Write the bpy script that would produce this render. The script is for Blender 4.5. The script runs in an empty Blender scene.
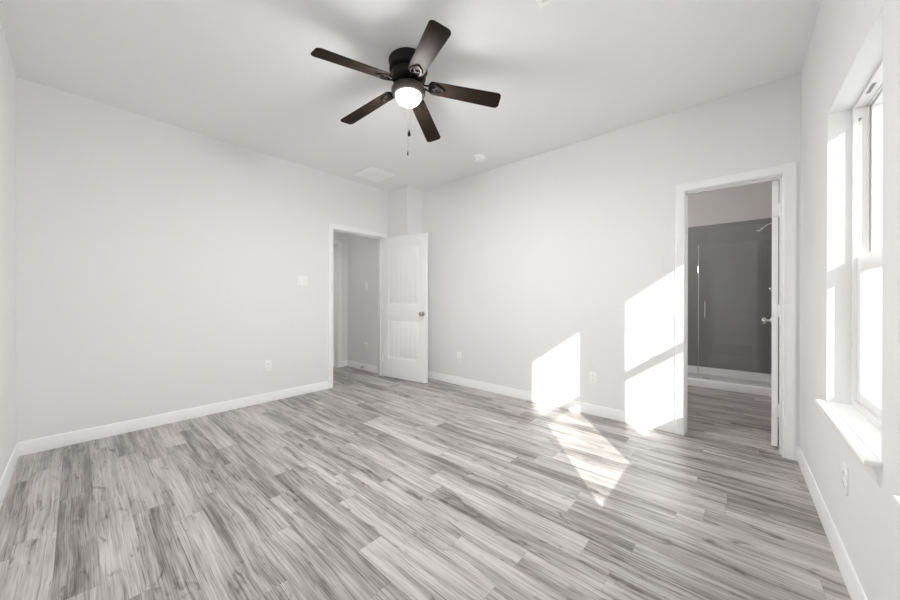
import bpy, bmesh, math, random
from mathutils import Matrix, Vector

random.seed(4)
S = bpy.context.scene
C = S.collection
PI = math.pi

# ------------------------------------------------------------------ camera
cam_d = bpy.data.cameras.new('camera')
cam_d.sensor_width = 36.0
cam_d.lens = 36.0 * 326.38 / 900.0
cam_d.clip_start = 0.02
cam = bpy.data.objects.new('camera', cam_d)
C.objects.link(cam)
cam.location = (0, 0, 1.136)
cam.rotation_euler = (Matrix.Rotation(math.radians(41.112) - PI / 2, 4, 'Z') @ Matrix.Rotation(PI / 2 - math.radians(0.0895), 4, 'X') @ Matrix.Rotation(math.radians(0.077), 4, 'Z')).to_euler()
S.camera = cam

# ------------------------------------------------------------------ light and exposure
S.view_settings.view_transform = 'Standard'
S.view_settings.look = 'None'
S.view_settings.gamma = 1.0
S.view_settings.use_curve_mapping = False
S.view_settings.exposure = 0.73
S.cycles.max_bounces = 24
S.cycles.diffuse_bounces = 16
S.cycles.glossy_bounces = 6
S.cycles.transparent_max_bounces = 16
SUN_A, SUN_B = 0.780, 0.566            # metres in +y and metres down for each metre in +x
SUN_W, SKY_W, BOWL_W, LAMP_W = 6.2, 1.3, 148.0, 13.0
HALL_W, BATH_W = 2.2, 17.0

world = bpy.data.worlds.new('sky')
S.world = world
world.use_nodes = True
wn, wl = world.node_tree.nodes, world.node_tree.links
wn.clear()
w_out = wn.new('ShaderNodeOutputWorld')
w_bg = wn.new('ShaderNodeBackground')
w_tc = wn.new('ShaderNodeTexCoord')
w_sep = wn.new('ShaderNodeSeparateXYZ')
w_ramp = wn.new('ShaderNodeValToRGB')
w_ramp.color_ramp.elements[0].position = 0.0
w_ramp.color_ramp.elements[0].color = (1.0, 0.99, 0.98, 1)
w_ramp.color_ramp.elements[1].position = 0.75
w_ramp.color_ramp.elements[1].color = (0.84, 0.92, 1.0, 1)
wl.new(w_tc.outputs['Generated'], w_sep.inputs[0])
wl.new(w_sep.outputs['Z'], w_ramp.inputs[0])
wl.new(w_ramp.outputs['Color'], w_bg.inputs['Color'])
w_bg.inputs['Strength'].default_value = SKY_W
wl.new(w_bg.outputs[0], w_out.inputs[0])

sun_d = bpy.data.lights.new('sun', 'SUN')
sun_d.energy = SUN_W
sun_d.angle = math.radians(0.53)
sun_d.color = (1.0, 0.97, 0.92)
sun = bpy.data.objects.new('sun', sun_d)
C.objects.link(sun)
sun.location = (-6, -6, 6)
sun.rotation_euler = Vector((1.0, SUN_A, -SUN_B)).to_track_quat('-Z', 'Y').to_euler()

# ------------------------------------------------------------------ main dimensions (metres)
H = 2.74
XB, YA, YC, XD = 3.362, 3.905, -0.349, -0.284      # wall faces
BX, BY = 3.062, 3.473                                  # boxed corner
TW = 0.12
YCO = -0.540                                          # outer face of the window wall
W1 = (1.668, 2.480)
W2 = (0.465, 1.385)
WZ = (0.627, 2.066)
DA = (2.182, 2.974)                                   # clear opening in the wall with the open door
DB = (-0.258, 0.314)                                  # clear opening to the bathroom
DH = 2.043
HX, HY = 3.052, 4.99                                  # hall faces
BRX, BRY = 6.10, -0.385                                # bathroom faces


def area(name, loc, sx, sy, power, color, rot=(0, 0, 0), portal=False):
    d = bpy.data.lights.new(name, 'AREA')
    d.shape = 'RECTANGLE'
    d.size, d.size_y = sx, sy
    d.energy = power
    d.color = color
    if portal:
        d.cycles.is_portal = True
    o = bpy.data.objects.new(name, d)
    C.objects.link(o)
    o.location = loc
    o.rotation_euler = rot
    return o


for i, w in enumerate((W1, W2)):
    area('window_portal', ((w[0] + w[1]) / 2, YCO - 0.03, (WZ[0] + WZ[1]) / 2), w[1] - w[0], WZ[1] - WZ[0], 1, (1, 1, 1), (PI / 2, 0, 0), True)
area('hall_fill_light', (1.9, 4.48, H - 0.03), 0.3, 0.3, HALL_W, (1.0, 0.96, 0.9))  # added fill light without a fixture, out of view, brightens the hall
area('bathroom_fill_light', (3.95, 1.75, 2.05), 0.6, 0.12, BATH_W, (1.0, 0.97, 0.95), Vector((0.84, -0.54, -0.02)).to_track_quat('-Z', 'Y').to_euler())  # invented light, no fixture; aimed to brighten the shower and back wall


# ------------------------------------------------------------------ materials
def mat(name, color=(0.8, 0.8, 0.8), rough=0.5, metal=0.0, spec=0.5):
    m = bpy.data.materials.new(name)
    m.use_nodes = True
    b = m.node_tree.nodes['Principled BSDF']
    b.inputs['Base Color'].default_value = (*color, 1)
    b.inputs['Roughness'].default_value = rough
    b.inputs['Metallic'].default_value = metal
    b.inputs['Specular IOR Level'].default_value = spec
    return m


class NT:
    """tiny node-building helper"""
    def __init__(self, m):
        self.t = m.node_tree
        self.b = self.t.nodes['Principled BSDF']

    def n(self, kind, **kw):
        x = self.t.nodes.new(kind)
        for k, v in kw.items():
            setattr(x, k, v)
        return x

    def set(self, sock, v):
        if hasattr(v, 'is_output'):
            self.t.links.new(v, sock)
        else:
            sock.default_value = v

    def math(self, op, a, b=None, c=None):
        x = self.n('ShaderNodeMath', operation=op)
        self.set(x.inputs[0], a)
        if b is not None:
            self.set(x.inputs[1], b)
        if c is not None:
            self.set(x.inputs[2], c)
        return x.outputs[0]

    def pos(self):
        return self.n('ShaderNodeNewGeometry').outputs['Position']

    def xyz(self, v):
        s = self.n('ShaderNodeSeparateXYZ')
        self.set(s.inputs[0], v)
        return s.outputs

    def comb(self, x, y, z):
        s = self.n('ShaderNodeCombineXYZ')
        for i, v in enumerate((x, y, z)):
            self.set(s.inputs[i], v)
        return s.outputs[0]

    def noise(self, vec, scale, detail=2.0, rough=0.5, dist=0.0):
        x = self.n('ShaderNodeTexNoise')
        self.set(x.inputs['Vector'], vec)
        x.inputs['Scale'].default_value = scale
        x.inputs['Detail'].default_value = detail
        x.inputs['Roughness'].default_value = rough
        x.inputs['Distortion'].default_value = dist
        return x.outputs['Fac']

    def white(self, vec):
        x = self.n('ShaderNodeTexWhiteNoise', noise_dimensions='3D')
        self.set(x.inputs['Vector'], vec)
        return x.outputs

    def ramp(self, f, stops):
        x = self.n('ShaderNodeValToRGB')
        self.set(x.inputs[0], f)
        e = x.color_ramp.elements
        while len(e) < len(stops):
            e.new(0.5)
        for k, (p, c) in enumerate(stops):
            e[k].position = p
            e[k].color = (*c, 1)
        return x.outputs['Color']

    def mix(self, f, a, b, blend='MIX'):
        x = self.n('ShaderNodeMix', data_type='RGBA', blend_type=blend)
        self.set(x.inputs[0], f)
        self.set(x.inputs[6], a)
        self.set(x.inputs[7], b)
        return x.outputs[2]

    def bump(self, h, strength, dist):
        x = self.n('ShaderNodeBump')
        x.inputs['Strength'].default_value = strength
        x.inputs['Distance'].default_value = dist
        self.set(x.inputs['Height'], h)
        self.t.links.new(x.outputs[0], self.b.inputs['Normal'])


def paint(name, color, rough, scale=180.0, strength=0.12):
    m = mat(name, color, rough, spec=0.3)
    t = NT(m)
    p = t.pos()
    f = t.noise(p, 1.3, 2.0)
    col = t.mix(f, (*[c * 0.985 for c in color], 1), (*[min(1, c * 1.015) for c in color], 1))
    t.set(t.b.inputs['Base Color'], col)
    t.bump(t.noise(p, scale, 3.0, 0.55), strength, 0.0015)
    return m


M_WALL = paint('wall_paint', (0.83, 0.834, 0.836), 0.6)
M_CEIL = paint('ceiling_paint', (0.875, 0.880, 0.882), 0.75, 120.0, 0.2)
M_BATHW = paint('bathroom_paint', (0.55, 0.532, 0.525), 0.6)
M_TRIM = mat('white_trim_paint', (0.92, 0.923, 0.921), 0.32)
M_DOOR = mat('white_door_paint', (0.93, 0.933, 0.931), 0.35)
M_VINYL = mat('white_vinyl', (0.86, 0.86, 0.86), 0.3)
M_PLATE = mat('white_plastic', (0.94, 0.94, 0.935), 0.3)
M_VENT = mat('white_enamel', (0.97, 0.97, 0.967), 0.3)
M_DARK = mat('dark_slot', (0.02, 0.02, 0.02), 0.6)
M_GREYSLOT = mat('grey_slot', (0.25, 0.25, 0.24), 0.6)
M_RUBBER = mat('black_rubber', (0.03, 0.03, 0.03), 0.6)
M_NICKEL = mat('satin_nickel', (0.55, 0.54, 0.52), 0.28, 1.0)
M_CHROME = mat('polished_chrome', (0.85, 0.86, 0.87), 0.08, 1.0)
M_BRONZE = mat('dark_bronze', (0.014, 0.013, 0.013), 0.5, 0.0, 0.22)
M_RINGM = mat('brushed_bronze', (0.10, 0.085, 0.075), 0.35, 0.6)
M_ACRYL = mat('white_acrylic', (0.93, 0.93, 0.94), 0.18)
M_LEVER = M_NICKEL

M_BLADE = mat('dark_walnut_blade', (0.03, 0.026, 0.023), 0.7, spec=0.12)
t = NT(M_BLADE)
o3 = t.xyz(t.n('ShaderNodeTexCoord').outputs['Object'])
gr = t.noise(t.comb(t.math('MULTIPLY', o3[0], 3.0), t.math('MULTIPLY', o3[1], 60.0), o3[2]), 4.0, 3.0, 0.6)
t.set(t.b.inputs['Base Color'], t.ramp(gr, [(0.3, (0.017, 0.0115, 0.0085)), (0.7, (0.031, 0.021, 0.0155))]))

# glass: clear sheet with a Fresnel reflection
def glass(name, tint, refl):
    m = bpy.data.materials.new(name)
    m.use_nodes = True
    nt = m.node_tree
    nt.nodes.clear()
    out = nt.nodes.new('ShaderNodeOutputMaterial')
    mx = nt.nodes.new('ShaderNodeMixShader')
    tr = nt.nodes.new('ShaderNodeBsdfTransparent')
    tr.inputs[0].default_value = (*tint, 1)
    gl = nt.nodes.new('ShaderNodeBsdfGlossy')
    gl.inputs['Roughness'].default_value = 0.01
    fr = nt.nodes.new('ShaderNodeFresnel')
    geo = nt.nodes.new('ShaderNodeNewGeometry')
    ior = nt.nodes.new('ShaderNodeMix')                  # thin sheet: same reflection from both sides
    ior.inputs[2].default_value = refl
    ior.inputs[3].default_value = 1.0 / refl
    nt.links.new(geo.outputs['Backfacing'], ior.inputs[0])
    nt.links.new(ior.outputs[0], fr.inputs[0])
    nt.links.new(fr.outputs[0], mx.inputs[0])
    nt.links.new(tr.outputs[0], mx.inputs[1])
    nt.links.new(gl.outputs[0], mx.inputs[2])
    nt.links.new(mx.outputs[0], out.inputs[0])
    return m


M_GLASS = glass('window_glass', (0.98, 0.99, 0.985), 1.45)
M_SHGLASS = glass('shower_glass', (0.957, 0.96, 0.956), 1.52)

M_BOWL = mat('lit_frosted_glass', (0.9, 0.88, 0.84), 0.4)
NT(M_BOWL).b.inputs['Emission Color'].default_value = (1.0, 0.98, 0.955, 1)
NT(M_BOWL).b.inputs['Emission Strength'].default_value = BOWL_W

# wood-look plank floor: planks run along y
M_FLOOR = mat('grey_oak_planks', (0.4, 0.38, 0.36), 0.3, spec=0.5)
t = NT(M_FLOOR)
PWID, PLEN = 0.128, 0.95
px, py, pz = t.xyz(t.pos())
u = t.math('DIVIDE', t.math('ADD', px, 20.03), PWID)
row = t.math('FLOOR', u)
fu = t.math('FRACT', u)
roff = t.white(t.comb(row, 3.7, 0.0))[0]
v = t.math('ADD', t.math('DIVIDE', t.math('ADD', py, 20.0), PLEN), t.math('MULTIPLY', roff, 7.0))
pl = t.math('FLOOR', v)
fv = t.math('FRACT', v)
rnd = t.white(t.comb(row, pl, 1.3))
r1 = rnd[0]
rc = t.xyz(rnd[1])
# grain coordinates, shifted for each plank
gx = t.math('ADD', px, t.math('MULTIPLY', rc[0], 31.0))
gy = t.math('ADD', py, t.math('MULTIPLY', rc[1], 47.0))
warp = t.noise(t.comb(t.math('MULTIPLY', gx, 6.0), t.math('MULTIPLY', gy, 1.6), rc[2]), 1.0, 2.0, 0.5)
gxw = t.math('ADD', gx, t.math('MULTIPLY', t.math('SUBTRACT', warp, 0.5), 0.085))
broad = t.noise(t.comb(t.math('MULTIPLY', gxw, 20.0), t.math('MULTIPLY', gy, 1.3), rc[2]), 1.0, 3.0, 0.6)
gxf = t.math('ADD', gx, t.math('MULTIPLY', t.math('SUBTRACT', warp, 0.5), 0.03))
fine = t.noise(t.comb(t.math('MULTIPLY', gxf, 130.0), t.math('MULTIPLY', gy, 2.2), rc[2]), 1.0, 4.0, 0.65)
pore = t.noise(t.comb(t.math('MULTIPLY', gxf, 300.0), t.math('MULTIPLY', gy, 5.0), rc[2]), 1.0, 2.0, 0.6)
knot = t.noise(t.comb(t.math('MULTIPLY', gxw, 24.0), t.math('MULTIPLY', gy, 6.0), rc[1]), 1.0, 3.0, 0.6, 0.8)
blot = t.noise(t.comb(t.math('MULTIPLY', gx, 7.0), t.math('MULTIPLY', gy, 2.2), rc[0]), 1.0, 2.0, 0.5)
val = t.math('ADD', t.math('MULTIPLY', broad, 0.50), t.math('MULTIPLY', fine, 0.42))
val = t.math('ADD', val, t.math('MULTIPLY', blot, 0.13))
val = t.math('ADD', val, t.math('MULTIPLY', t.math('SUBTRACT', r1, 0.5), 0.12))
val = t.math('SUBTRACT', val, t.math('MULTIPLY', t.math('MAXIMUM', t.math('SUBTRACT', knot, 0.60), 0.0), 1.1))
val = t.math('SUBTRACT', val, t.math('MULTIPLY', t.math('MAXIMUM', t.math('SUBTRACT', pore, 0.54), 0.0), 0.9))
colr = t.ramp(val, [(0.28, (0.085, 0.075, 0.069)), (0.41, (0.20, 0.183, 0.173)), (0.51, (0.375, 0.353, 0.341)), (0.64, (0.575, 0.55, 0.537))])
seam_x = t.math('MULTIPLY', t.math('MINIMUM', fu, t.math('SUBTRACT', 1.0, fu)), PWID)
seam_y = t.math('MULTIPLY', t.math('MINIMUM', fv, t.math('SUBTRACT', 1.0, fv)), PLEN)
seam = t.math('MINIMUM', seam_x, seam_y)
seamf = t.math('SUBTRACT', 1.0, t.math('MINIMUM', t.math('DIVIDE', seam, 0.0022), 1.0))
colr = t.mix(t.math('MULTIPLY', seamf, 0.3), colr, (0.12, 0.11, 0.10, 1))
t.set(t.b.inputs['Base Color'], colr)
t.set(t.b.inputs['Roughness'], t.math('ADD', 0.27, t.math('MULTIPLY', fine, 0.14)))
t.bump(t.math('SUBTRACT', t.math('MULTIPLY', fine, 0.25), seamf), 0.25, 0.0012)

# shower tile
M_TILE = mat('grey_wall_tile', (0.2, 0.2, 0.19), 0.25)
t = NT(M_TILE)
px, py, pz = t.xyz(t.pos())
br = t.n('ShaderNodeTexBrick')
br.offset = 0.5
t.set(br.inputs['Vector'], t.comb(t.math('ADD', px, py), t.math('SUBTRACT', pz, 0.05), 0.0))
br.inputs['Color1'].default_value = (0.245, 0.245, 0.235, 1)
br.inputs['Color2'].default_value = (0.222, 0.222, 0.214, 1)
br.inputs['Mortar'].default_value = (0.19, 0.19, 0.185, 1)
br.inputs['Scale'].default_value = 1.0
br.inputs['Mortar Size'].default_value = 0.0025
br.inputs['Brick Width'].default_value = 0.61
br.inputs['Row Height'].default_value = 0.305
cl = t.noise(t.comb(t.math('MULTIPLY', px, 2.0), t.math('MULTIPLY', py, 2.0), t.math('MULTIPLY', pz, 9.0)), 2.0, 4.0, 0.6)
t.set(t.b.inputs['Base Color'], t.mix(t.math('MULTIPLY', cl, 0.35), br.outputs['Color'], (0.26, 0.26, 0.25, 1)))

M_GROUND = mat('pale_concrete_ground', (0.5, 0.49, 0.46), 0.9)
t = NT(M_GROUND)
t.set(t.b.inputs['Base Color'], t.ramp(t.noise(t.pos(), 3.0, 5.0, 0.6), [(0.3, (0.40, 0.395, 0.38)), (0.7, (0.54, 0.535, 0.52))]))


# ------------------------------------------------------------------ geometry helpers
def box(bm, x0, x1, y0, y1, z0, z1, bev=0.0, seg=2):
    x0, x1 = min(x0, x1), max(x0, x1)
    y0, y1 = min(y0, y1), max(y0, y1)
    z0, z1 = min(z0, z1), max(z0, z1)
    b = bmesh.new()
    vs = [b.verts.new((x, y, z)) for x in (x0, x1) for y in (y0, y1) for z in (z0, z1)]
    for f in ((0, 1, 3, 2), (4, 6, 7, 5), (0, 4, 5, 1), (2, 3, 7, 6), (0, 2, 6, 4), (1, 5, 7, 3)):
        b.faces.new([vs[i] for i in f])
    if bev > 0:
        bmesh.ops.bevel(b, geom=b.edges[:] + b.verts[:], offset=bev, segments=seg, affect='EDGES', profile=0.5)
    merge(bm, b)


def merge(bm, b, mtx=None):
    if mtx is not None:
        bmesh.ops.transform(b, matrix=mtx, verts=b.verts)
    me = bpy.data.meshes.new('tmp')
    b.to_mesh(me)
    b.free()
    bm.from_mesh(me)
    bpy.data.meshes.remove(me)


def lathe(bm, prof, seg=32, mtx=None):
    """profile of (r, z) turned about z"""
    b = bmesh.new()
    rings = []
    for r, z in prof:
        if r < 1e-6:
            rings.append([b.verts.new((0, 0, z))])
        else:
            rings.append([b.verts.new((r * math.cos(2 * PI * i / seg), r * math.sin(2 * PI * i / seg), z)) for i in range(seg)])
    for a, c in zip(rings, rings[1:]):
        for i in range(seg):
            j = (i + 1) % seg
            q = [a[i % len(a)], a[j % len(a)], c[j % len(c)], c[i % len(c)]]
            q = list(dict.fromkeys(q))
            if len(q) > 2:
                b.faces.new(q)
    for rg in (rings[0], rings[-1]):
        if len(rg) > 1:
            b.faces.new(rg)
    bmesh.ops.recalc_face_normals(b, faces=b.faces[:])
    merge(bm, b, mtx)


def tube(bm, pts, r, seg=12):
    """round bar through points"""
    b = bmesh.new()
    pts = [Vector(p) for p in pts]
    rings = []
    for i, p in enumerate(pts):
        d = (pts[min(i + 1, len(pts) - 1)] - pts[max(i - 1, 0)]).normalized()
        a = d.orthogonal().normalized() if i == 0 else (ra - d * ra.dot(d)).normalized()
        ra = a
        c = d.cross(a)
        rr = r[i] if isinstance(r, (list, tuple)) else r
        rings.append([b.verts.new(p + (a * math.cos(2 * PI * k / seg) + c * math.sin(2 * PI * k / seg)) * rr) for k in range(seg)])
    for a, c in zip(rings, rings[1:]):
        for k in range(seg):
            b.faces.new([a[k], a[(k + 1) % seg], c[(k + 1) % seg], c[k]])
    b.faces.new(rings[0])
    b.faces.new(rings[-1])
    bmesh.ops.recalc_face_normals(b, faces=b.faces[:])
    merge(bm, b)


def sweep(bm, path, out, prof, closed=False, xf=None):
    """profile (d, e) swept on a mitred 2D path; d goes along the normal on side `out` (+1 left), e along the third axis.
    xf maps (a, b, e) to world."""
    b = bmesh.new()
    n = len(path)
    rings = []
    P = [Vector(p) for p in path]
    for i in range(n):
        def nrm(p, q):
            d = (q - p).normalized()
            return Vector((-d.y, d.x)) * out
        if i == 0:
            m = nrm(P[0], P[1])
        elif i == n - 1:
            m = nrm(P[-2], P[-1])
        else:
            n1, n2 = nrm(P[i - 1], P[i]), nrm(P[i], P[i + 1])
            m = (n1 + n2) / (1 + n1.dot(n2))
        rings.append([b.verts.new(xf(P[i].x + m.x * d, P[i].y + m.y * d, e)) for d, e in prof])
    k = len(prof)
    for a, c in zip(rings, rings[1:]):
        for j in range(k):
            b.faces.new([a[j], a[(j + 1) % k], c[(j + 1) % k], c[j]])
    b.faces.new(rings[0])
    b.faces.new(rings[-1])
    bmesh.ops.recalc_face_normals(b, faces=b.faces[:])
    merge(bm, b)


def plate2d(outer, holes, half, bev=0.0, res=2):
    """flat 2D outline with holes, solid thickness 2*(half+bev); returns a bmesh in the xy plane"""
    cu = bpy.data.curves.new('tmp', 'CURVE')
    cu.dimensions = '2D'
    cu.fill_mode = 'BOTH'
    cu.extrude = half
    cu.bevel_depth = bev
    cu.bevel_resolution = res
    cu.offset = -bev
    for loop in [outer] + holes:
        sp = cu.splines.new('POLY')
        sp.points.add(len(loop) - 1)
        for p, q in zip(sp.points, loop):
            p.co = (q[0], q[1], 0, 1)
        sp.use_cyclic_u = True
    o = bpy.data.objects.new('tmp', cu)
    C.objects.link(o)
    dg = bpy.context.evaluated_depsgraph_get()
    me = bpy.data.meshes.new_from_object(o.evaluated_get(dg))
    b = bmesh.new()
    b.from_mesh(me)
    bmesh.ops.remove_doubles(b, verts=b.verts[:], dist=1e-5)
    bpy.data.objects.remove(o)
    bpy.data.curves.remove(cu)
    bpy.data.meshes.remove(me)
    return b


def obj(name, bm, m, parent=None, smooth=True, origin=None):
    """link the bmesh as one mesh object; world coordinates unless a parent is given, then the parent's local ones"""
    if origin is not None:
        bmesh.ops.translate(bm, verts=bm.verts, vec=-Vector(origin))
    me = bpy.data.meshes.new(name)
    bm.to_mesh(me)
    bm.free()
    me.materials.append(m)
    if smooth:
        for p in me.polygons:
            p.use_smooth = True
        me.set_sharp_from_angle(angle=math.radians(35))
    o = bpy.data.objects.new(name, me)
    C.objects.link(o)
    if parent is not None:
        o.parent = parent
    if origin is not None:
        o.location = origin
    return o


def empty(name, loc, rz=0.0):
    o = bpy.data.objects.new(name, None)
    o.empty_display_size = 0.05
    C.objects.link(o)
    o.location = loc
    o.rotation_euler = (0, 0, rz)
    return o


def tag(o, label=None, cat=None, group=None, kind=None):
    if label:
        o['label'] = label
    if cat:
        o['category'] = cat
    if group:
        o['group'] = group
    if kind:
        o['kind'] = kind
    return o


def struct(name, bm, m, smooth=False):
    return tag(obj(name, bm, m, smooth=smooth), kind='structure')


def dup(root, name=None):
    r = root.copy()
    C.objects.link(r)
    for ch in list(root.children):
        c = ch.copy()
        C.objects.link(c)
        c.parent = r
        for g in list(ch.children):
            d = g.copy()
            C.objects.link(d)
            d.parent = c
    return r


# ------------------------------------------------------------------ shell
bm = bmesh.new()
box(bm, XD - TW, 6.4, YCO, 5.2, -0.12, 0.0)
struct('floor', bm, M_FLOOR)
bm = bmesh.new()
box(bm, XD - TW, 6.4, YCO, 5.2, H, H + 0.12)
struct('ceiling', bm, M_CEIL)
bm = bmesh.new()
box(bm, -25, 30, -40, YCO, -0.32, -0.22)
struct('ground', bm, M_GROUND)

# wall with the open door (left of picture)
JT = 0.018
bm = bmesh.new()
box(bm, XD - TW, DA[0] - JT, YA, YA + TW, 0, H)
box(bm, DA[1] + JT, XB + TW, YA, YA + TW, 0, H)
box(bm, DA[0] - JT, DA[1] + JT, YA, YA + TW, DH + JT, H)
box(bm, BX, XB + 0.02, BY, YA + 0.02, 0, H)                     # boxed corner
struct('wall_left', bm, M_WALL)
# wall with the bathroom door
bm = bmesh.new()
box(bm, XB, XB + TW, DB[1] + JT, YA + TW, 0, H)
box(bm, XB, XB + TW, YCO, DB[0] - JT, 0, H)
box(bm, XB, XB + TW, DB[0] - JT, DB[1] + JT, DH + JT, H)
struct('wall_back', bm, M_WALL)
# window wall
bm = bmesh.new()
x_l, x_r = XD - TW, XB
for a, b_ in ((x_l, W2[0]), (W2[1], W1[0]), (W1[1], x_r)):
    box(bm, a, b_, YCO, YC, 0, H)
for w in (W1, W2):
    box(bm, w[0], w[1], YCO, YC, 0, WZ[0] - 0.02)
    box(bm, w[0], w[1], YCO, YC, WZ[1], H)
struct('wall_right', bm, M_WALL)
bm = bmesh.new()
box(bm, XD - TW, XD, YCO, 5.2, 0, H)
struct('wall_front', bm, M_WALL)
# hall
bm = bmesh.new()
box(bm, HX, XB + TW, YA + TW, HY + TW, 0, H)
struct('wall_hall_right', bm, M_WALL)
D3 = (2.06, 2.866)
bm = bmesh.new()
box(bm, XD, D3[0] - JT, HY, HY + TW, 0, H)
box(bm, D3[1] + JT, HX, HY, HY + TW, 0, H)
box(bm, D3[0] - JT, D3[1] + JT, HY, HY + TW, DH + JT, H)
struct('wall_hall_back', bm, M_WALL)
# bathroom
TILE_TOP, PX = 2.232, 5.32
bm = bmesh.new()
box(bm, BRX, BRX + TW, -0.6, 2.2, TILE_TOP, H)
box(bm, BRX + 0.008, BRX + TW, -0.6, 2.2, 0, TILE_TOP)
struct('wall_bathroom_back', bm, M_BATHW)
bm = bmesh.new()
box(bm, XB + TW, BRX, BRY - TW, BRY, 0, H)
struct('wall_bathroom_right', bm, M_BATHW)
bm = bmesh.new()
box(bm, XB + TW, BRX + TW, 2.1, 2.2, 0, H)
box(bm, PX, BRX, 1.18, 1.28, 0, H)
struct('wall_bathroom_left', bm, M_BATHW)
bm = bmesh.new()
box(bm, BRX - 0.004, BRX + 0.010, BRY, 1.18, 0.13, TILE_TOP)
box(bm, PX + 0.02, BRX, BRY - 0.004, BRY + 0.010, 0.13, TILE_TOP)
box(bm, PX + 0.02, BRX, 1.17, 1.184, 0.13, TILE_TOP)
struct('trim_shower_tile', bm, M_TILE)

# baseboards
BBP = [(0, 0), (0.014, 0), (0.014, 0.062), (0.011, 0.070), (0.011, 0.080), (0.007, 0.091), (0.005, 0.098), (0, 0.098)]
flat = lambda a, b_, e: Vector((a, b_, e))


def baseboard(name, path, side):
    bm = bmesh.new()
    sweep(bm, path, side, BBP, xf=flat)
    return struct(name, bm, M_TRIM, True)


CW = 0.066                                            # casing width
baseboard('baseboard_left', [(XD, YA), (DA[0] - CW, YA)], -1)
baseboard('baseboard_front', [(XD, YC), (XD, YA)], -1)
baseboard('baseboard_right', [(XD, YC), (XB, YC)], 1)
baseboard('baseboard_back', [(BX, YA), (BX, BY), (XB, BY), (XB, DB[1] + CW)], -1)
baseboard('baseboard_back_stub', [(XB, DB[0] - CW), (XB, YC)], -1)
baseboard('baseboard_hall', [(D3[1] + CW, HY), (HX, HY), (HX, YA + TW + 0.016)], -1)

# door casings with jamb linings
CP = [(0, 0), (0, 0.010), (0.006, 0.014), (0.014, 0.012), (0.022, 0.015), (0.046, 0.018), (0.058, 0.018), (0.064, 0.015), (0.066, 0.010), (0.066, 0)]


def casing(name, o0, o1, faces, jamb, stop):
    """o0..o1 along the wall; faces is a list of mappings (a, z, e)->world; jamb = mapping box"""
    bm = bmesh.new()
    for xf in faces:
        sweep(bm, [(o0 - 0.004, 0), (o0 - 0.004, DH + 0.004), (o1 + 0.004, DH + 0.004), (o1 + 0.004, 0)], 1, CP, xf=xf)
    jamb(bm)
    return struct(name, bm, M_TRIM, True)


def jambA(bm, y0=YA, y1=YA + TW, o=DA, ys=YA + 0.045):
    box(bm, o[0] - JT, o[0], y0 - 0.001, y1 + 0.001, 0, DH + JT, 0.0015)
    box(bm, o[1], o[1] + JT, y0 - 0.001, y1 + 0.001, 0, DH + JT, 0.0015)
    box(bm, o[0], o[1], y0 - 0.001, y1 + 0.001, DH, DH + JT, 0.0015)
    box(bm, o[0], o[0] + 0.011, ys, ys + 0.035, 0, DH, 0.002)
    box(bm, o[1] - 0.011, o[1], ys, ys + 0.035, 0, DH, 0.002)
    box(bm, o[0], o[1], ys, ys + 0.035, DH - 0.011, DH, 0.002)


casing('trim_1', DA[0], DA[1], [lambda a, z, e: Vector((a, YA - e, z)), lambda a, z, e: Vector((a, YA + TW + e, z))], jambA, 0)


def jambB(bm):
    x0, x1 = XB - 0.001, XB + TW + 0.001
    box(bm, x0, x1, DB[0] - JT, DB[0], 0, DH + JT, 0.0015)
    box(bm, x0, x1, DB[1], DB[1] + JT, 0, DH + JT, 0.0015)
    box(bm, x0, x1, DB[0], DB[1], DH, DH + JT, 0.0015)
    box(bm, XB + 0.04, XB + 0.075, DB[1] - 0.011, DB[1], 0, DH, 0.002)
    box(bm, XB + 0.04, XB + 0.075, DB[0], DB[0] + 0.009, 0, DH, 0.002)
    box(bm, XB + 0.04, XB + 0.075, DB[0], DB[1], DH - 0.011, DH, 0.002)


casing('trim_2', DB[0], DB[1], [lambda a, z, e: Vector((XB - e, a, z)), lambda a, z, e: Vector((XB + TW + e, a, z))], jambB, 0)
casing('trim_3', D3[0], D3[1], [lambda a, z, e: Vector((a, HY - e, z))], lambda bm: jambA(bm, HY, HY + TW, D3, HY + 0.02), 0)


# ------------------------------------------------------------------ panelled doors
def arch(x0, x1, z0, z1, rise, n=18):
    """outline with an arched top"""
    pts = [(x0, z0), (x1, z0)]
    for i in range(n + 1):
        f = i / n
        x = x1 + (x0 - x1) * f
        pts.append((x, z1 - rise + rise * (1 - (2 * f - 1) ** 2)))
    return pts


def inset(pts, d):
    """shrink an outline towards its inside by d (outline is counter-clockwise)"""
    n = len(pts)
    res = []
    for i in range(n):
        p0, p1, p2 = Vector(pts[i - 1]), Vector(pts[i]), Vector(pts[(i + 1) % n])
        d1, d2 = (p1 - p0).normalized(), (p2 - p1).normalized()
        n1, n2 = Vector((-d1.y, d1.x)), Vector((-d2.y, d2.x))
        m = (n1 + n2) / max(0.3, 1 + n1.dot(n2))
        res.append((p1.x + m.x * d, p1.y + m.y * d))
    return res


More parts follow.
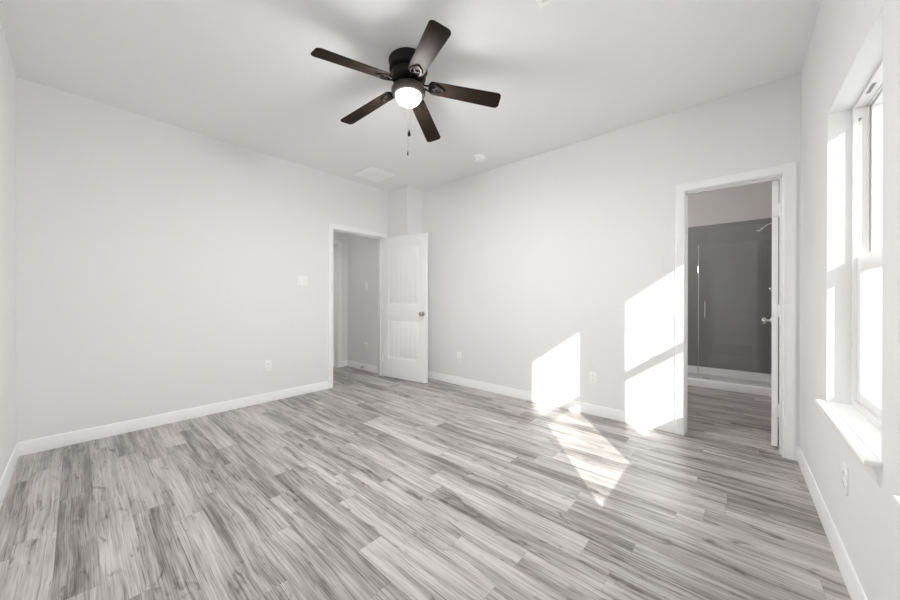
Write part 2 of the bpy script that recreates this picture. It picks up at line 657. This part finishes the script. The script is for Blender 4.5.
def door(name, w, hinge, rot, label, knob_z=0.93, cat='door', knob_x=None, metal=M_NICKEL, knobs=True, hinges=(), h=2.018):
    """leaf runs from the hinge along local +x, thickness in local y 0..T, faces both panelled"""
    T = 0.035
    root = tag(empty(name, hinge, rot), label, cat, kind='structure')
    bm = bmesh.new()
    box(bm, 0, w, 0.007, T - 0.007, 0, h)
    st = 0.112
    top = arch(st, w - st, 1.055, h - 0.115, 0.055)
    low = [(st, 0.285), (w - st, 0.285), (w - st, 0.835), (st, 0.835)]
    for sgn in (0, 1):
        b = plate2d([(0, 0), (w, 0), (w, h), (0, h)], [top[::-1], low[::-1]], 0.0017, 0.0018)
        mt = Matrix.Translation((0, T - 0.0035 if sgn else 0.0035, 0)) @ Matrix.Rotation(PI / 2, 4, 'X')
        merge(bm, b, mt)
    obj('door_leaf', bm, M_DOOR, root)
    for which, outline in (('upper_panel', top), ('lower_panel', low)):
        bm = bmesh.new()
        for sgn in (0, 1):
            inn = inset(outline, 0.028)
            xs0, xs1 = min(p[0] for p in inn), max(p[0] for p in inn)
            nn = max(3, round((xs1 - xs0) / 0.092))
            zb = min(p[1] for p in inn)

            def top_at(x):
                if which == 'lower_panel':
                    return max(p[1] for p in inn)
                f = (x - xs0) / (xs1 - xs0)
                f = min(1, max(0, f))
                base = inn[2][1]
                peak = max(p[1] for p in inn)
                return base + (peak - base) * (1 - (2 * f - 1) ** 2)
            for k in range(nn):
                a = xs0 + (xs1 - xs0) * k / nn + 0.0005
                c = xs0 + (xs1 - xs0) * (k + 1) / nn - 0.0005
                loop = [(a, zb), (c, zb)] + [(c + (a - c) * i / 6, top_at(c + (a - c) * i / 6)) for i in range(7)]
                b = plate2d(loop, [], 0.0018, 0.0008, 1)
                mt = Matrix.Translation((0, T - 0.0050 if sgn else 0.0050, 0)) @ Matrix.Rotation(PI / 2, 4, 'X')
                merge(bm, b, mt)
        obj(which, bm, M_DOOR, root)
    if knobs:
        for sgn in (0, 1):
            bm = bmesh.new()
            prof = [(0.0, 0), (0.032, 0), (0.032, 0.004), (0.028, 0.009), (0.012, 0.012), (0.010, 0.030), (0.014, 0.036), (0.025, 0.042), (0.029, 0.052), (0.026, 0.062), (0.016, 0.068), (0, 0.070)]
            mt = Matrix.Translation((w - 0.06 if knob_x is None else knob_x, T if sgn else 0, knob_z)) @ Matrix.Rotation(-PI / 2 if sgn else PI / 2, 4, 'X')
            lathe(bm, prof, 24, mt)
            tag(obj('door_knob', bm, metal, root), 'round nickel door knob')
    for hz in hinges:
        bm = bmesh.new()
        box(bm, -0.013, 0.001, 0.002, T - 0.001, hz - 0.045, hz + 0.045, 0.001)
        tube(bm, [(-0.008, -0.004, hz - 0.048), (-0.008, -0.004, hz + 0.048)], 0.006)
        tag(obj('hinge', bm, M_DOOR, root), 'white painted hinge')
    return root


# open bedroom door: runs from its hinge beside the boxed corner to the free edge
hv = Vector((3.081, 3.10)) - Vector((2.962, 3.890))
door('door_1', 0.795, (2.962, 3.890, 0.012), math.atan2(hv.y, hv.x), 'open white two-panel arch-top bedroom door in front of boxed corner', hinges=(0.25, 1.02, 1.80))
# bathroom door: seen along its hinge edge
bv = math.atan2(-0.068, 1.0)
door('door_2', 0.565, (XB + TW + 0.010, DB[0] + 0.011, 0.024), bv, 'white bathroom door swung open, seen on its hinge edge', hinges=(0.28, 1.03, 1.79))
door('door_3', D3[1] - D3[0] - 0.006, (D3[0] + 0.003, HY + 0.056, 0.014), 0.0, 'closed white door at far side of dim hall', knob_x=0.06)


# ------------------------------------------------------------------ windows
def window(name, w, label, horn_far):
    x0, x1 = w
    z0, z1 = WZ
    cx = (x0 + x1) / 2
    root = tag(empty(name, (cx, YC, z0)), label, 'window', kind='structure')
    L = lambda bm: bmesh.ops.translate(bm, verts=bm.verts, vec=Vector((-cx, -YC, -z0)))

    def part(pname, bm, m, parent=root):
        L(bm)
        return obj(pname, bm, m, parent)
    yf, yo = -0.427, -0.535                        # frame depth range
    f, fh = 0.030, 0.014
    bm = bmesh.new()
    zs = z0 - 0.02
    box(bm, x0, x0 + f, yo, yf, zs, z1, 0.002)
    box(bm, x1 - f, x1, yo, yf, zs, z1, 0.002)
    box(bm, x0 + f, x1 - f, yo, yf, z1 - fh, z1, 0.002)
    box(bm, x0 + f, x1 - f, yo, yf, zs, z0 + 0.030, 0.002)
    # track ribs on the jambs and head
    for a, c in ((x0 + f, x0 + f + 0.008), (x1 - f - 0.008, x1 - f)):
        box(bm, a, c, -0.474, -0.468, z0, z1 - fh, 0.001)
    box(bm, x0 + f, x1 - f, -0.474, -0.468, z1 - fh - 0.008, z1 - fh, 0.001)
    fr = part('window_frame', bm, M_VINYL)
    bm = bmesh.new()
    for k in (x0 + 0.27, x1 - 0.22):
        box(bm, k - 0.045, k + 0.045, -0.448, -0.436, z1 - fh - 0.0015, z1 - fh + 0.001)
    box(bm, x1 - f - 0.0015, x1 - f + 0.001, -0.452, -0.442, z1 - 0.10, z1 - 0.065)
    part('frame_slot', bm, M_GREYSLOT, fr)
    mz0, mz1 = 1.268, 1.345                        # meeting rail
    # upper sash: outside, lower sash: inside
    s = 0.034
    bm = bmesh.new()
    ya, yb = -0.500, -0.477
    gt = z1 - fh - 0.018
    box(bm, x0 + f, x0 + f + s, ya, yb, mz0, z1 - fh, 0.002)
    box(bm, x1 - f - s, x1 - f, ya, yb, mz0, z1 - fh, 0.002)
    box(bm, x0 + f + s, x1 - f - s, ya, yb, gt, z1 - fh, 0.002)
    box(bm, x0 + f + s, x1 - f - s, ya, yb, mz0 + 0.036, mz1 - 0.008, 0.002)
    us = part('upper_sash', bm, M_VINYL)
    bm = bmesh.new()
    box(bm, x0 + f + s, x1 - f - s, -0.490, -0.486, mz1 - 0.008, gt)
    part('upper_pane', bm, M_GLASS, us)
    s = 0.058
    bm = bmesh.new()
    ya, yb = -0.466, -0.439
    zb = z0 + 0.030
    box(bm, x0 + f, x0 + f + s, ya, yb, zb, mz1, 0.003)
    box(bm, x1 - f - s, x1 - f, ya, yb, zb, mz1, 0.003)
    box(bm, x0 + f + s, x1 - f - s, ya, yb, mz0, mz1, 0.003)
    box(bm, x0 + f + s, x1 - f - s, ya, yb, zb, zb + 0.045, 0.003)
    ls = part('lower_sash', bm, M_VINYL)
    bm = bmesh.new()
    box(bm, x0 + f + s, x1 - f - s, -0.455, -0.451, zb + 0.045, mz0)
    part('lower_pane', bm, M_GLASS, ls)
    bm = bmesh.new()
    box(bm, cx - 0.025, cx + 0.025, -0.462, -0.443, mz1, mz1 + 0.012, 0.003)
    tube(bm, [(cx, -0.452, mz1 + 0.012), (cx, -0.452, mz1 + 0.017), (cx + 0.03, -0.445, mz1 + 0.019)], 0.005)
    part('sash_lock', bm, M_VINYL, ls)
    # stool with horns and apron
    bm = bmesh.new()
    box(bm, x0, x1, yf - 0.002, YC, z0 - 0.020, z0)
    box(bm, x0 - 0.012, x1 + horn_far, YC, YC + 0.038, z0 - 0.020, z0, 0.004, 3)
    part('window_sill', bm, M_TRIM)
    bm = bmesh.new()
    prof = [(0, -0.02), (0.020, -0.02), (0.017, -0.030), (0.011, -0.042), (0.010, -0.066), (0.006, -0.078), (0, -0.080)]
    b = bmesh.new()
    ends = []
    for x in (x0 - 0.005, x1 + horn_far - 0.012):
        ends.append([b.verts.new((x, YC + d, z0 + e)) for d, e in prof])
    k = len(prof)
    for j in range(k):
        b.faces.new([ends[0][j], ends[0][(j + 1) % k], ends[1][(j + 1) % k], ends[1][j]])
    b.faces.new(ends[0])
    b.faces.new(ends[1])
    bmesh.ops.recalc_face_normals(b, faces=b.faces[:])
    merge(bm, b)
    part('sill_apron', bm, M_TRIM)
    return root


window('window_1', W1, 'white sash window nearest the bathroom door, sill above the outlet', 0.022)
window('window_2', W2, 'white sash window at the right edge, only a sill corner showing', 0.022)


# ------------------------------------------------------------------ ceiling fan
FX, FY = 1.476, 1.662
fan = tag(empty('ceiling_fan', (FX, FY, H)), 'dark bronze five-blade ceiling fan with lit glass bowl', 'ceiling fan')
bm = bmesh.new()
lathe(bm, [(0.0, 0), (0.128, 0), (0.132, -0.004), (0.132, -0.012), (0.127, -0.016), (0.125, -0.052), (0.128, -0.056), (0.128, -0.064), (0.120, -0.070), (0.106, -0.074), (0, -0.074)], 56)
obj('canopy', bm, M_BRONZE, fan)
bm = bmesh.new()
lathe(bm, [(0.0, -0.074), (0.098, -0.074), (0.110, -0.080), (0.116, -0.092), (0.116, -0.112), (0.110, -0.124), (0.094, -0.134), (0.070, -0.138), (0.0, -0.138)], 56)
obj('motor_housing', bm, M_BRONZE, fan)
bm = bmesh.new()
lathe(bm, [(0.0, -0.138), (0.046, -0.138), (0.046, -0.150), (0.036, -0.156), (0.036, -0.172), (0, -0.172)], 40)
obj('switch_housing', bm, M_BRONZE, fan)
bm = bmesh.new()
lathe(bm, [(0.0, -0.166), (0.045, -0.166), (0.085, -0.172), (0.106, -0.182), (0.114, -0.196), (0.114, -0.210), (0.108, -0.224), (0.094, -0.234), (0.086, -0.236), (0.084, -0.228), (0, -0.228)], 56)
obj('light_ring', bm, M_RINGM, fan)
bm = bmesh.new()
prof = [(0.0, -0.229), (0.0825, -0.229), (0.0825, -0.235)]
for i in range(1, 13):
    a = i / 12 * PI / 2
    prof.append((0.0825 * math.cos(a), -0.235 - 0.058 * math.sin(a)))
prof[-1] = (0, -0.293)
lathe(bm, prof, 48)
tag(obj('glass_bowl', bm, M_BOWL, fan), 'glowing frosted glass bowl')
# the lamp's own light: a disc of light thrown down from the foot of the bowl
lampd = bpy.data.lights.new('fan_lamp', 'AREA')
lampd.shape = 'DISK'
lampd.size = 0.09
lampd.energy = LAMP_W
lampd.color = (1.0, 0.992, 0.98)
lamp = bpy.data.objects.new('fan_lamp', lampd)
C.objects.link(lamp)
lamp.parent = fan
lamp.location = (0, 0, -0.296)
# one blade with its iron, then copies
R_IN, R_OUT = 0.135, 0.630
ZR, ZT = -0.148, -0.233                            # drop of the blade at hub and at tip
slope = math.atan2(ZT - ZR, 0.60)
PITCH = math.radians(-12)
angs = [math.radians(171.62 - 72 * k) for k in range(5)]
out = []
n = 10
w_in, w_out, rc_ = 0.052, 0.062, 0.028
for i in range(n + 1):
    a = -PI / 2 + (i / n) * PI / 2
    out.append((R_OUT - rc_ + rc_ * math.cos(a), -w_out + rc_ + rc_ * math.sin(a)))
for i in range(n + 1):
    a = (i / n) * PI / 2
    out.append((R_OUT - rc_ + rc_ * math.cos(a), w_out - rc_ + rc_ * math.sin(a)))
for i in range(n + 1):
    a = PI / 2 + (i / n) * PI
    out.append((R_IN + 0.03 + 0.03 * math.cos(a), w_in * math.sin(a)))
b = plate2d(out, [], 0.0018, 0.0010, 1)
mt = Matrix.Translation((0, 0, ZR)) @ Matrix.Rotation(-slope, 4, 'Y') @ Matrix.Rotation(PITCH, 4, 'X')
bm = bmesh.new()
merge(bm, b, mt)
blade = obj('blade', bm, M_BLADE, fan)
bm = bmesh.new()
# iron: forked arm from the motor to a scrolled plate under the blade
irn = bmesh.new()
for s_ in (-1, 1):
    tube(irn, [(0.07, s_ * 0.012, 0.006), (0.12, s_ * 0.014, -0.006), (0.16, s_ * 0.030, -0.008), (0.195, s_ * 0.034, -0.007), (0.225, s_ * 0.020, -0.006), (0.240, 0, -0.006)], 0.0055, 8)
    tube(irn, [(0.15, s_ * 0.022, -0.007), (0.175, 0, -0.007), (0.20, -s_ * 0.018, -0.007)], 0.004, 8)
for q in ((0.185, 0.034), (0.185, -0.034), (0.238, 0)):
    lathe(irn, [(0, -0.010), (0.008, -0.010), (0.010, -0.006), (0.010, -0.002), (0, -0.002)], 12, Matrix.Translation((q[0], q[1], 0)))
merge(bm, irn, mt)
iron = obj('blade_iron', bm, M_BRONZE, blade)
blade.rotation_euler = (0, 0, angs[0])
for k in range(1, 5):
    c = blade.copy()
    C.objects.link(c)
    c.parent = fan
    c.rotation_euler = (0, 0, angs[k])
    g = iron.copy()
    C.objects.link(g)
    g.parent = c
# two pull chains
cdir = Vector((-FX, -FY, 0)).normalized()
for off, z_end, fob in ((0.098, -0.520, True), (0.090, -0.655, False)):
    base = cdir * off + Vector((-cdir.y, cdir.x, 0)) * (0.004 if fob else -0.004)
    bm = bmesh.new()
    tube(bm, [(base.x, base.y, -0.205), (base.x, base.y, z_end)], 0.0011, 6)
    kk = 0
    z = -0.21
    while z > z_end:
        lathe(bm, [(0, 0.002), (0.0018, 0.0008), (0.0018, -0.0008), (0, -0.002)], 6, Matrix.Translation((base.x, base.y, z)))
        z -= 0.009
    ch = obj('pull_chain', bm, M_NICKEL, fan)
    bm = bmesh.new()
    if fob:
        lathe(bm, [(0, 0.012), (0.003, 0.011), (0.007, 0), (0.010, -0.018), (0.010, -0.024), (0.006, -0.030), (0, -0.031)], 16, Matrix.Translation((base.x, base.y, z_end)))
    else:
        lathe(bm, [(0, 0.010), (0.003, 0.008), (0.004, -0.008), (0.003, -0.016), (0, -0.018)], 12, Matrix.Translation((base.x, base.y, z_end)))
    obj('chain_fob', bm, M_BRONZE, ch)


# ------------------------------------------------------------------ ceiling vents and detector
def vent(name, x0, x1, y0, y1, label, bar=True):
    cx, cy = (x0 + x1) / 2, (y0 + y1) / 2
    hx, hy = (x1 - x0) / 2, (y1 - y0) / 2
    root = tag(empty(name, (cx, cy, H)), label, 'ceiling vent')
    fr = 0.028
    bm = bmesh.new()
    prof = [(0, 0), (0, 0.004), (fr * 0.45, 0.010), (fr, 0.010), (fr, 0)]
    loop = [(-hx, -hy), (hx, -hy), (hx, hy), (-hx, hy)]
    b = bmesh.new()
    rings = []
    for (px_, py_) in loop:
        sx, sy = math.copysign(1, px_), math.copysign(1, py_)
        rings.append([b.verts.new((px_ - sx * d, py_ - sy * d, -e)) for d, e in prof])
    for i in range(4):
        a, c = rings[i], rings[(i + 1) % 4]
        for j in range(len(prof)):
            jj = (j + 1) % len(prof)
            b.faces.new([a[j], a[jj], c[jj], c[j]])
    bmesh.ops.recalc_face_normals(b, faces=b.faces[:])
    merge(bm, b)
    if bar:
        box(bm, -0.006, 0.006, -hy + fr, hy - fr, -0.009, 0, 0.001)
    obj('vent_frame', bm, M_VENT, root)
    bm = bmesh.new()
    n_ = int((2 * hy - 2 * fr) / 0.013)
    for k in range(n_):
        y = -hy + fr + (k + 0.5) * (2 * hy - 2 * fr) / n_
        for xa, xb in (((-hx + fr, -0.011), (0.011, hx - fr)) if bar else ((-hx + fr, hx - fr),)):
            b = bmesh.new()
            box(b, xa, xb, -0.0062, 0.0062, -0.0006, 0.0006)
            merge(bm, b, Matrix.Translation((0, y, -0.0045)) @ Matrix.Rotation(math.radians(-17), 4, 'X'))
    obj('louvers', bm, M_VENT, root, smooth=False)
    return root


vent('return_vent', 2.347, 2.708, 3.300, 3.697, 'white louvered return vent on ceiling near the open door')
vent('supply_vent', 1.375, 1.679, 0.605, 0.806, 'white ceiling vent corner cut off by the top edge', False)

bm = bmesh.new()
lathe(bm, [(0, 0), (0.070, 0), (0.070, -0.010), (0.064, -0.013), (0, -0.013)], 40)
sd = tag(empty('smoke_detector', (2.985, 2.165, H)), 'round white smoke detector on ceiling right of the fan', 'smoke detector')
obj('mounting_base', bm, M_PLATE, sd)
bm = bmesh.new()
lathe(bm, [(0, -0.013), (0.060, -0.013), (0.060, -0.030), (0.052, -0.040), (0.030, -0.044), (0.012, -0.044), (0.011, -0.046), (0, -0.046)], 40)
obj('cover', bm, M_PLATE, sd)


# ------------------------------------------------------------------ wall plates (local: facing -y, centred)
def plate(root, w=0.072, h=0.118):
    bm = bmesh.new()
    box(bm, -w / 2, w / 2, -0.006, 0.0, -h / 2, h / 2, 0.0025)
    return obj('cover_plate', bm, M_PLATE, root)


def outlet_proto():
    r = empty('wall_outlet', (0, 0, 0))
    plate(r)
    for s_ in (-1, 1):
        bm = bmesh.new()
        b = bmesh.new()
        lathe(b, [(0, 0), (0.0165, 0), (0.0165, 0.0016), (0.015, 0.0022), (0, 0.0022)], 24)
        merge(bm, b, Matrix.Translation((0, -0.006, s_ * 0.021)) @ Matrix.Rotation(PI / 2, 4, 'X'))
        rc2 = obj('receptacle', bm, M_PLATE, r)
        bm = bmesh.new()
        z = s_ * 0.021
        box(bm, -0.0075, -0.0055, -0.0088, -0.0078, z - 0.001, z + 0.008)
        box(bm, 0.0055, 0.0075, -0.0088, -0.0078, z - 0.001, z + 0.007)
        box(bm, -0.002, 0.002, -0.0088, -0.0078, z - 0.010, z - 0.006)
        obj('socket_slot', bm, M_GREYSLOT, rc2)
    return r


def place(o, loc, rz, label, cat, group=None):
    o.location = loc
    o.rotation_euler = (0, 0, rz)
    tag(o, label, cat, group)


o0 = outlet_proto()
FB, FC = -PI / 2, PI
G = 'wall outlets'
place(o0, (1.402, YA, 0.400), 0, 'white outlet low on left wall, under the light switch', 'outlet', G)
o1 = dup(o0)
place(o1, (XB, 2.770, 0.380), FB, 'white outlet on back wall just right of the open door', 'outlet', G)
o2 = dup(o0)
place(o2, (XB, 1.053, 0.364), FB, 'white outlet on back wall between the two sunlit patches', 'outlet', G)
o3_ = dup(o0)
place(o3_, (2.095, YC, 0.398), FC, 'white outlet under the sunlit window sill on right wall', 'outlet', G)
o4 = dup(o0)
place(o4, (HX, 4.446, 0.393), FB, 'white outlet low on hall wall seen through the open doorway', 'outlet', G)

sw = empty('light_switch', (0, 0, 0))
plate(sw, 0.118, 0.118)
for s_ in (-1, 1):
    bm = bmesh.new()
    b = bmesh.new()
    box(b, -0.0165, 0.0165, -0.004, 0.002, -0.033, 0.033, 0.0015)
    merge(bm, b, Matrix.Translation((s_ * 0.023, -0.006, 0)) @ Matrix.Rotation(math.radians(3 * s_), 4, 'X'))
    obj('rocker', bm, M_PLATE, sw)
place(sw, (1.785, YA, 1.357), 0, 'white double light switch on left wall beside the open doorway', 'light switch')
sw2 = empty('light_switch', (0, 0, 0))
plate(sw2)
bm = bmesh.new()
b = bmesh.new()
box(b, -0.0165, 0.0165, -0.004, 0.002, -0.033, 0.033, 0.0015)
merge(bm, b, Matrix.Translation((0, -0.006, 0)) @ Matrix.Rotation(math.radians(3), 4, 'X'))
obj('rocker', bm, M_PLATE, sw2)
place(sw2, (HX, 4.445, 1.338), FB, 'white single light switch on hall wall seen through doorway', 'light switch')

# spring door stop on the hall baseboard
ds = tag(empty('door_stop', (HX - 0.014, 4.46, 0.062)), 'small spring door stop on the hall baseboard', 'door stop')
bm = bmesh.new()
turns, pts = 9, []
for i in range(turns * 10 + 1):
    a = 2 * PI * i / 10
    pts.append((-0.055 * i / (turns * 10), 0.006 * math.cos(a), 0.006 * math.sin(a)))
tube(bm, pts, 0.0014, 6)
obj('spring', bm, M_NICKEL, ds)
bm = bmesh.new()
lathe(bm, [(0, 0), (0.009, 0), (0.010, 0.004), (0.009, 0.014), (0, 0.016)], 16, Matrix.Translation((-0.054, 0, 0)) @ Matrix.Rotation(-PI / 2, 4, 'Y'))
obj('rubber_tip', bm, M_RUBBER, ds)

# ------------------------------------------------------------------ shower seen through the doorway
SY0, SY1 = BRY + 0.011, 1.169
shower = tag(empty('walk_in_shower', ((PX + BRX) / 2, (SY0 + SY1) / 2, 0)), 'walk-in shower with white pan and clear glass door beyond the bathroom doorway', 'shower')
pan = shower
bm = bmesh.new()
cx, cy = pan.location.x, pan.location.y
x0, x1, y0, y1 = PX - cx, BRX - 0.012 - cx, SY0 - cy, SY1 - cy
box(bm, x0 + 0.02, x1, y0, y1, 0, 0.045, 0.003)
box(bm, x0, x0 + 0.085, y0, y1, 0, 0.105, 0.012, 4)                 # threshold
box(bm, x1 - 0.03, x1, y0, y1, 0.02, 0.150, 0.008, 3)
box(bm, x0 + 0.06, x1, y0, y0 + 0.03, 0.02, 0.150, 0.008, 3)
box(bm, x0 + 0.06, x1, y1 - 0.03, y1, 0.02, 0.150, 0.008, 3)
tag(obj('basin', bm, M_ACRYL, pan), 'low white acrylic basin')
bm = bmesh.new()
lathe(bm, [(0, 0.045), (0.05, 0.045), (0.05, 0.049), (0.045, 0.051), (0, 0.051)], 32, Matrix.Translation((0.05, -0.1, 0)))
tag(obj('drain', bm, M_CHROME, pan), 'round chrome drain')

enc = shower
OX, ey, ez = PX + 0.045 - cx, cy, 0.0
YS, GT = 0.357, 1.850
bm = bmesh.new()
box(bm, OX - 0.004, OX + 0.004, YS + 0.006 - ey, SY1 - 0.004 - ey, 0.106, GT - ez, 0.001, 1)
obj('fixed_panel', bm, M_SHGLASS, enc)
bm = bmesh.new()
box(bm, OX - 0.004, OX + 0.004, SY0 + 0.006 - ey, YS - ey, 0.116, GT - ez, 0.001, 1)
gd = obj('glass_door', bm, M_SHGLASS, enc)
bm = bmesh.new()
box(bm, OX - 0.006, OX + 0.006, YS - 0.001 - ey, YS + 0.006 - ey, 0.105, GT - ez, 0.002)
obj('edge_strip', bm, M_CHROME, enc)
bm = bmesh.new()
hy = 0.290 - ey
z0_, z1_ = 0.885 - ez, 1.130 - ez
tube(bm, [(OX, hy, z0_ + 0.02), (OX - 0.035, hy, z0_ + 0.02), (OX - 0.045, hy, z0_ + 0.03), (OX - 0.045, hy, z1_ - 0.03), (OX - 0.035, hy, z1_ - 0.02), (OX, hy, z1_ - 0.02)], 0.008)
obj('door_handle', bm, M_CHROME, gd)
for hz in (0.30, 1.60):
    bm = bmesh.new()
    box(bm, OX - 0.012, OX + 0.012, SY0 + 0.001 - ey, SY0 + 0.05 - ey, hz - 0.04 - ez, hz + 0.04 - ez, 0.003)
    obj('glass_hinge', bm, M_CHROME, gd)

# shower head, valve
sh = empty('shower_head', (5.72 - cx, SY0 - 0.001 - cy, 2.09))
sh.parent = shower
sh['label'] = 'chrome shower head on its arm'
bm = bmesh.new()
lathe(bm, [(0, 0), (0.030, 0), (0.028, 0.006), (0.012, 0.012), (0, 0.012)], 24, Matrix.Rotation(-PI / 2, 4, 'X'))
obj('flange', bm, M_CHROME, sh)
bm = bmesh.new()
tube(bm, [(0, 0.005, 0), (0, 0.04, 0.002), (0, 0.07, -0.012), (0, 0.115, -0.055)], 0.010)
obj('arm', bm, M_CHROME, sh)
bm = bmesh.new()
d = Vector((0, 0.62, -0.78)).normalized()
mt = Matrix.Translation((0, 0.112, -0.052)) @ d.to_track_quat('Z', 'Y').to_matrix().to_4x4()
lathe(bm, [(0, 0), (0.014, 0), (0.016, 0.018), (0.020, 0.026), (0.046, 0.050), (0.048, 0.058), (0.044, 0.061), (0, 0.061)], 28, mt)
obj('spray_head', bm, M_CHROME, sh)
va = empty('shower_valve', (5.72 - cx, SY0 - 0.001 - cy, 1.27))
va.parent = shower
va['label'] = 'chrome lever valve'
bm = bmesh.new()
lathe(bm, [(0, 0), (0.075, 0), (0.073, 0.006), (0.04, 0.010), (0, 0.010)], 32, Matrix.Rotation(-PI / 2, 4, 'X'))
obj('escutcheon', bm, M_CHROME, va)
bm = bmesh.new()
lathe(bm, [(0, 0.008), (0.024, 0.008), (0.022, 0.050), (0.018, 0.056), (0, 0.056)], 24, Matrix.Rotation(-PI / 2, 4, 'X'))
tube(bm, [(0, 0.045, 0), (-0.03, 0.050, -0.01), (-0.085, 0.056, -0.03)], [0.009, 0.008, 0.006])
obj('lever', bm, M_CHROME, va)
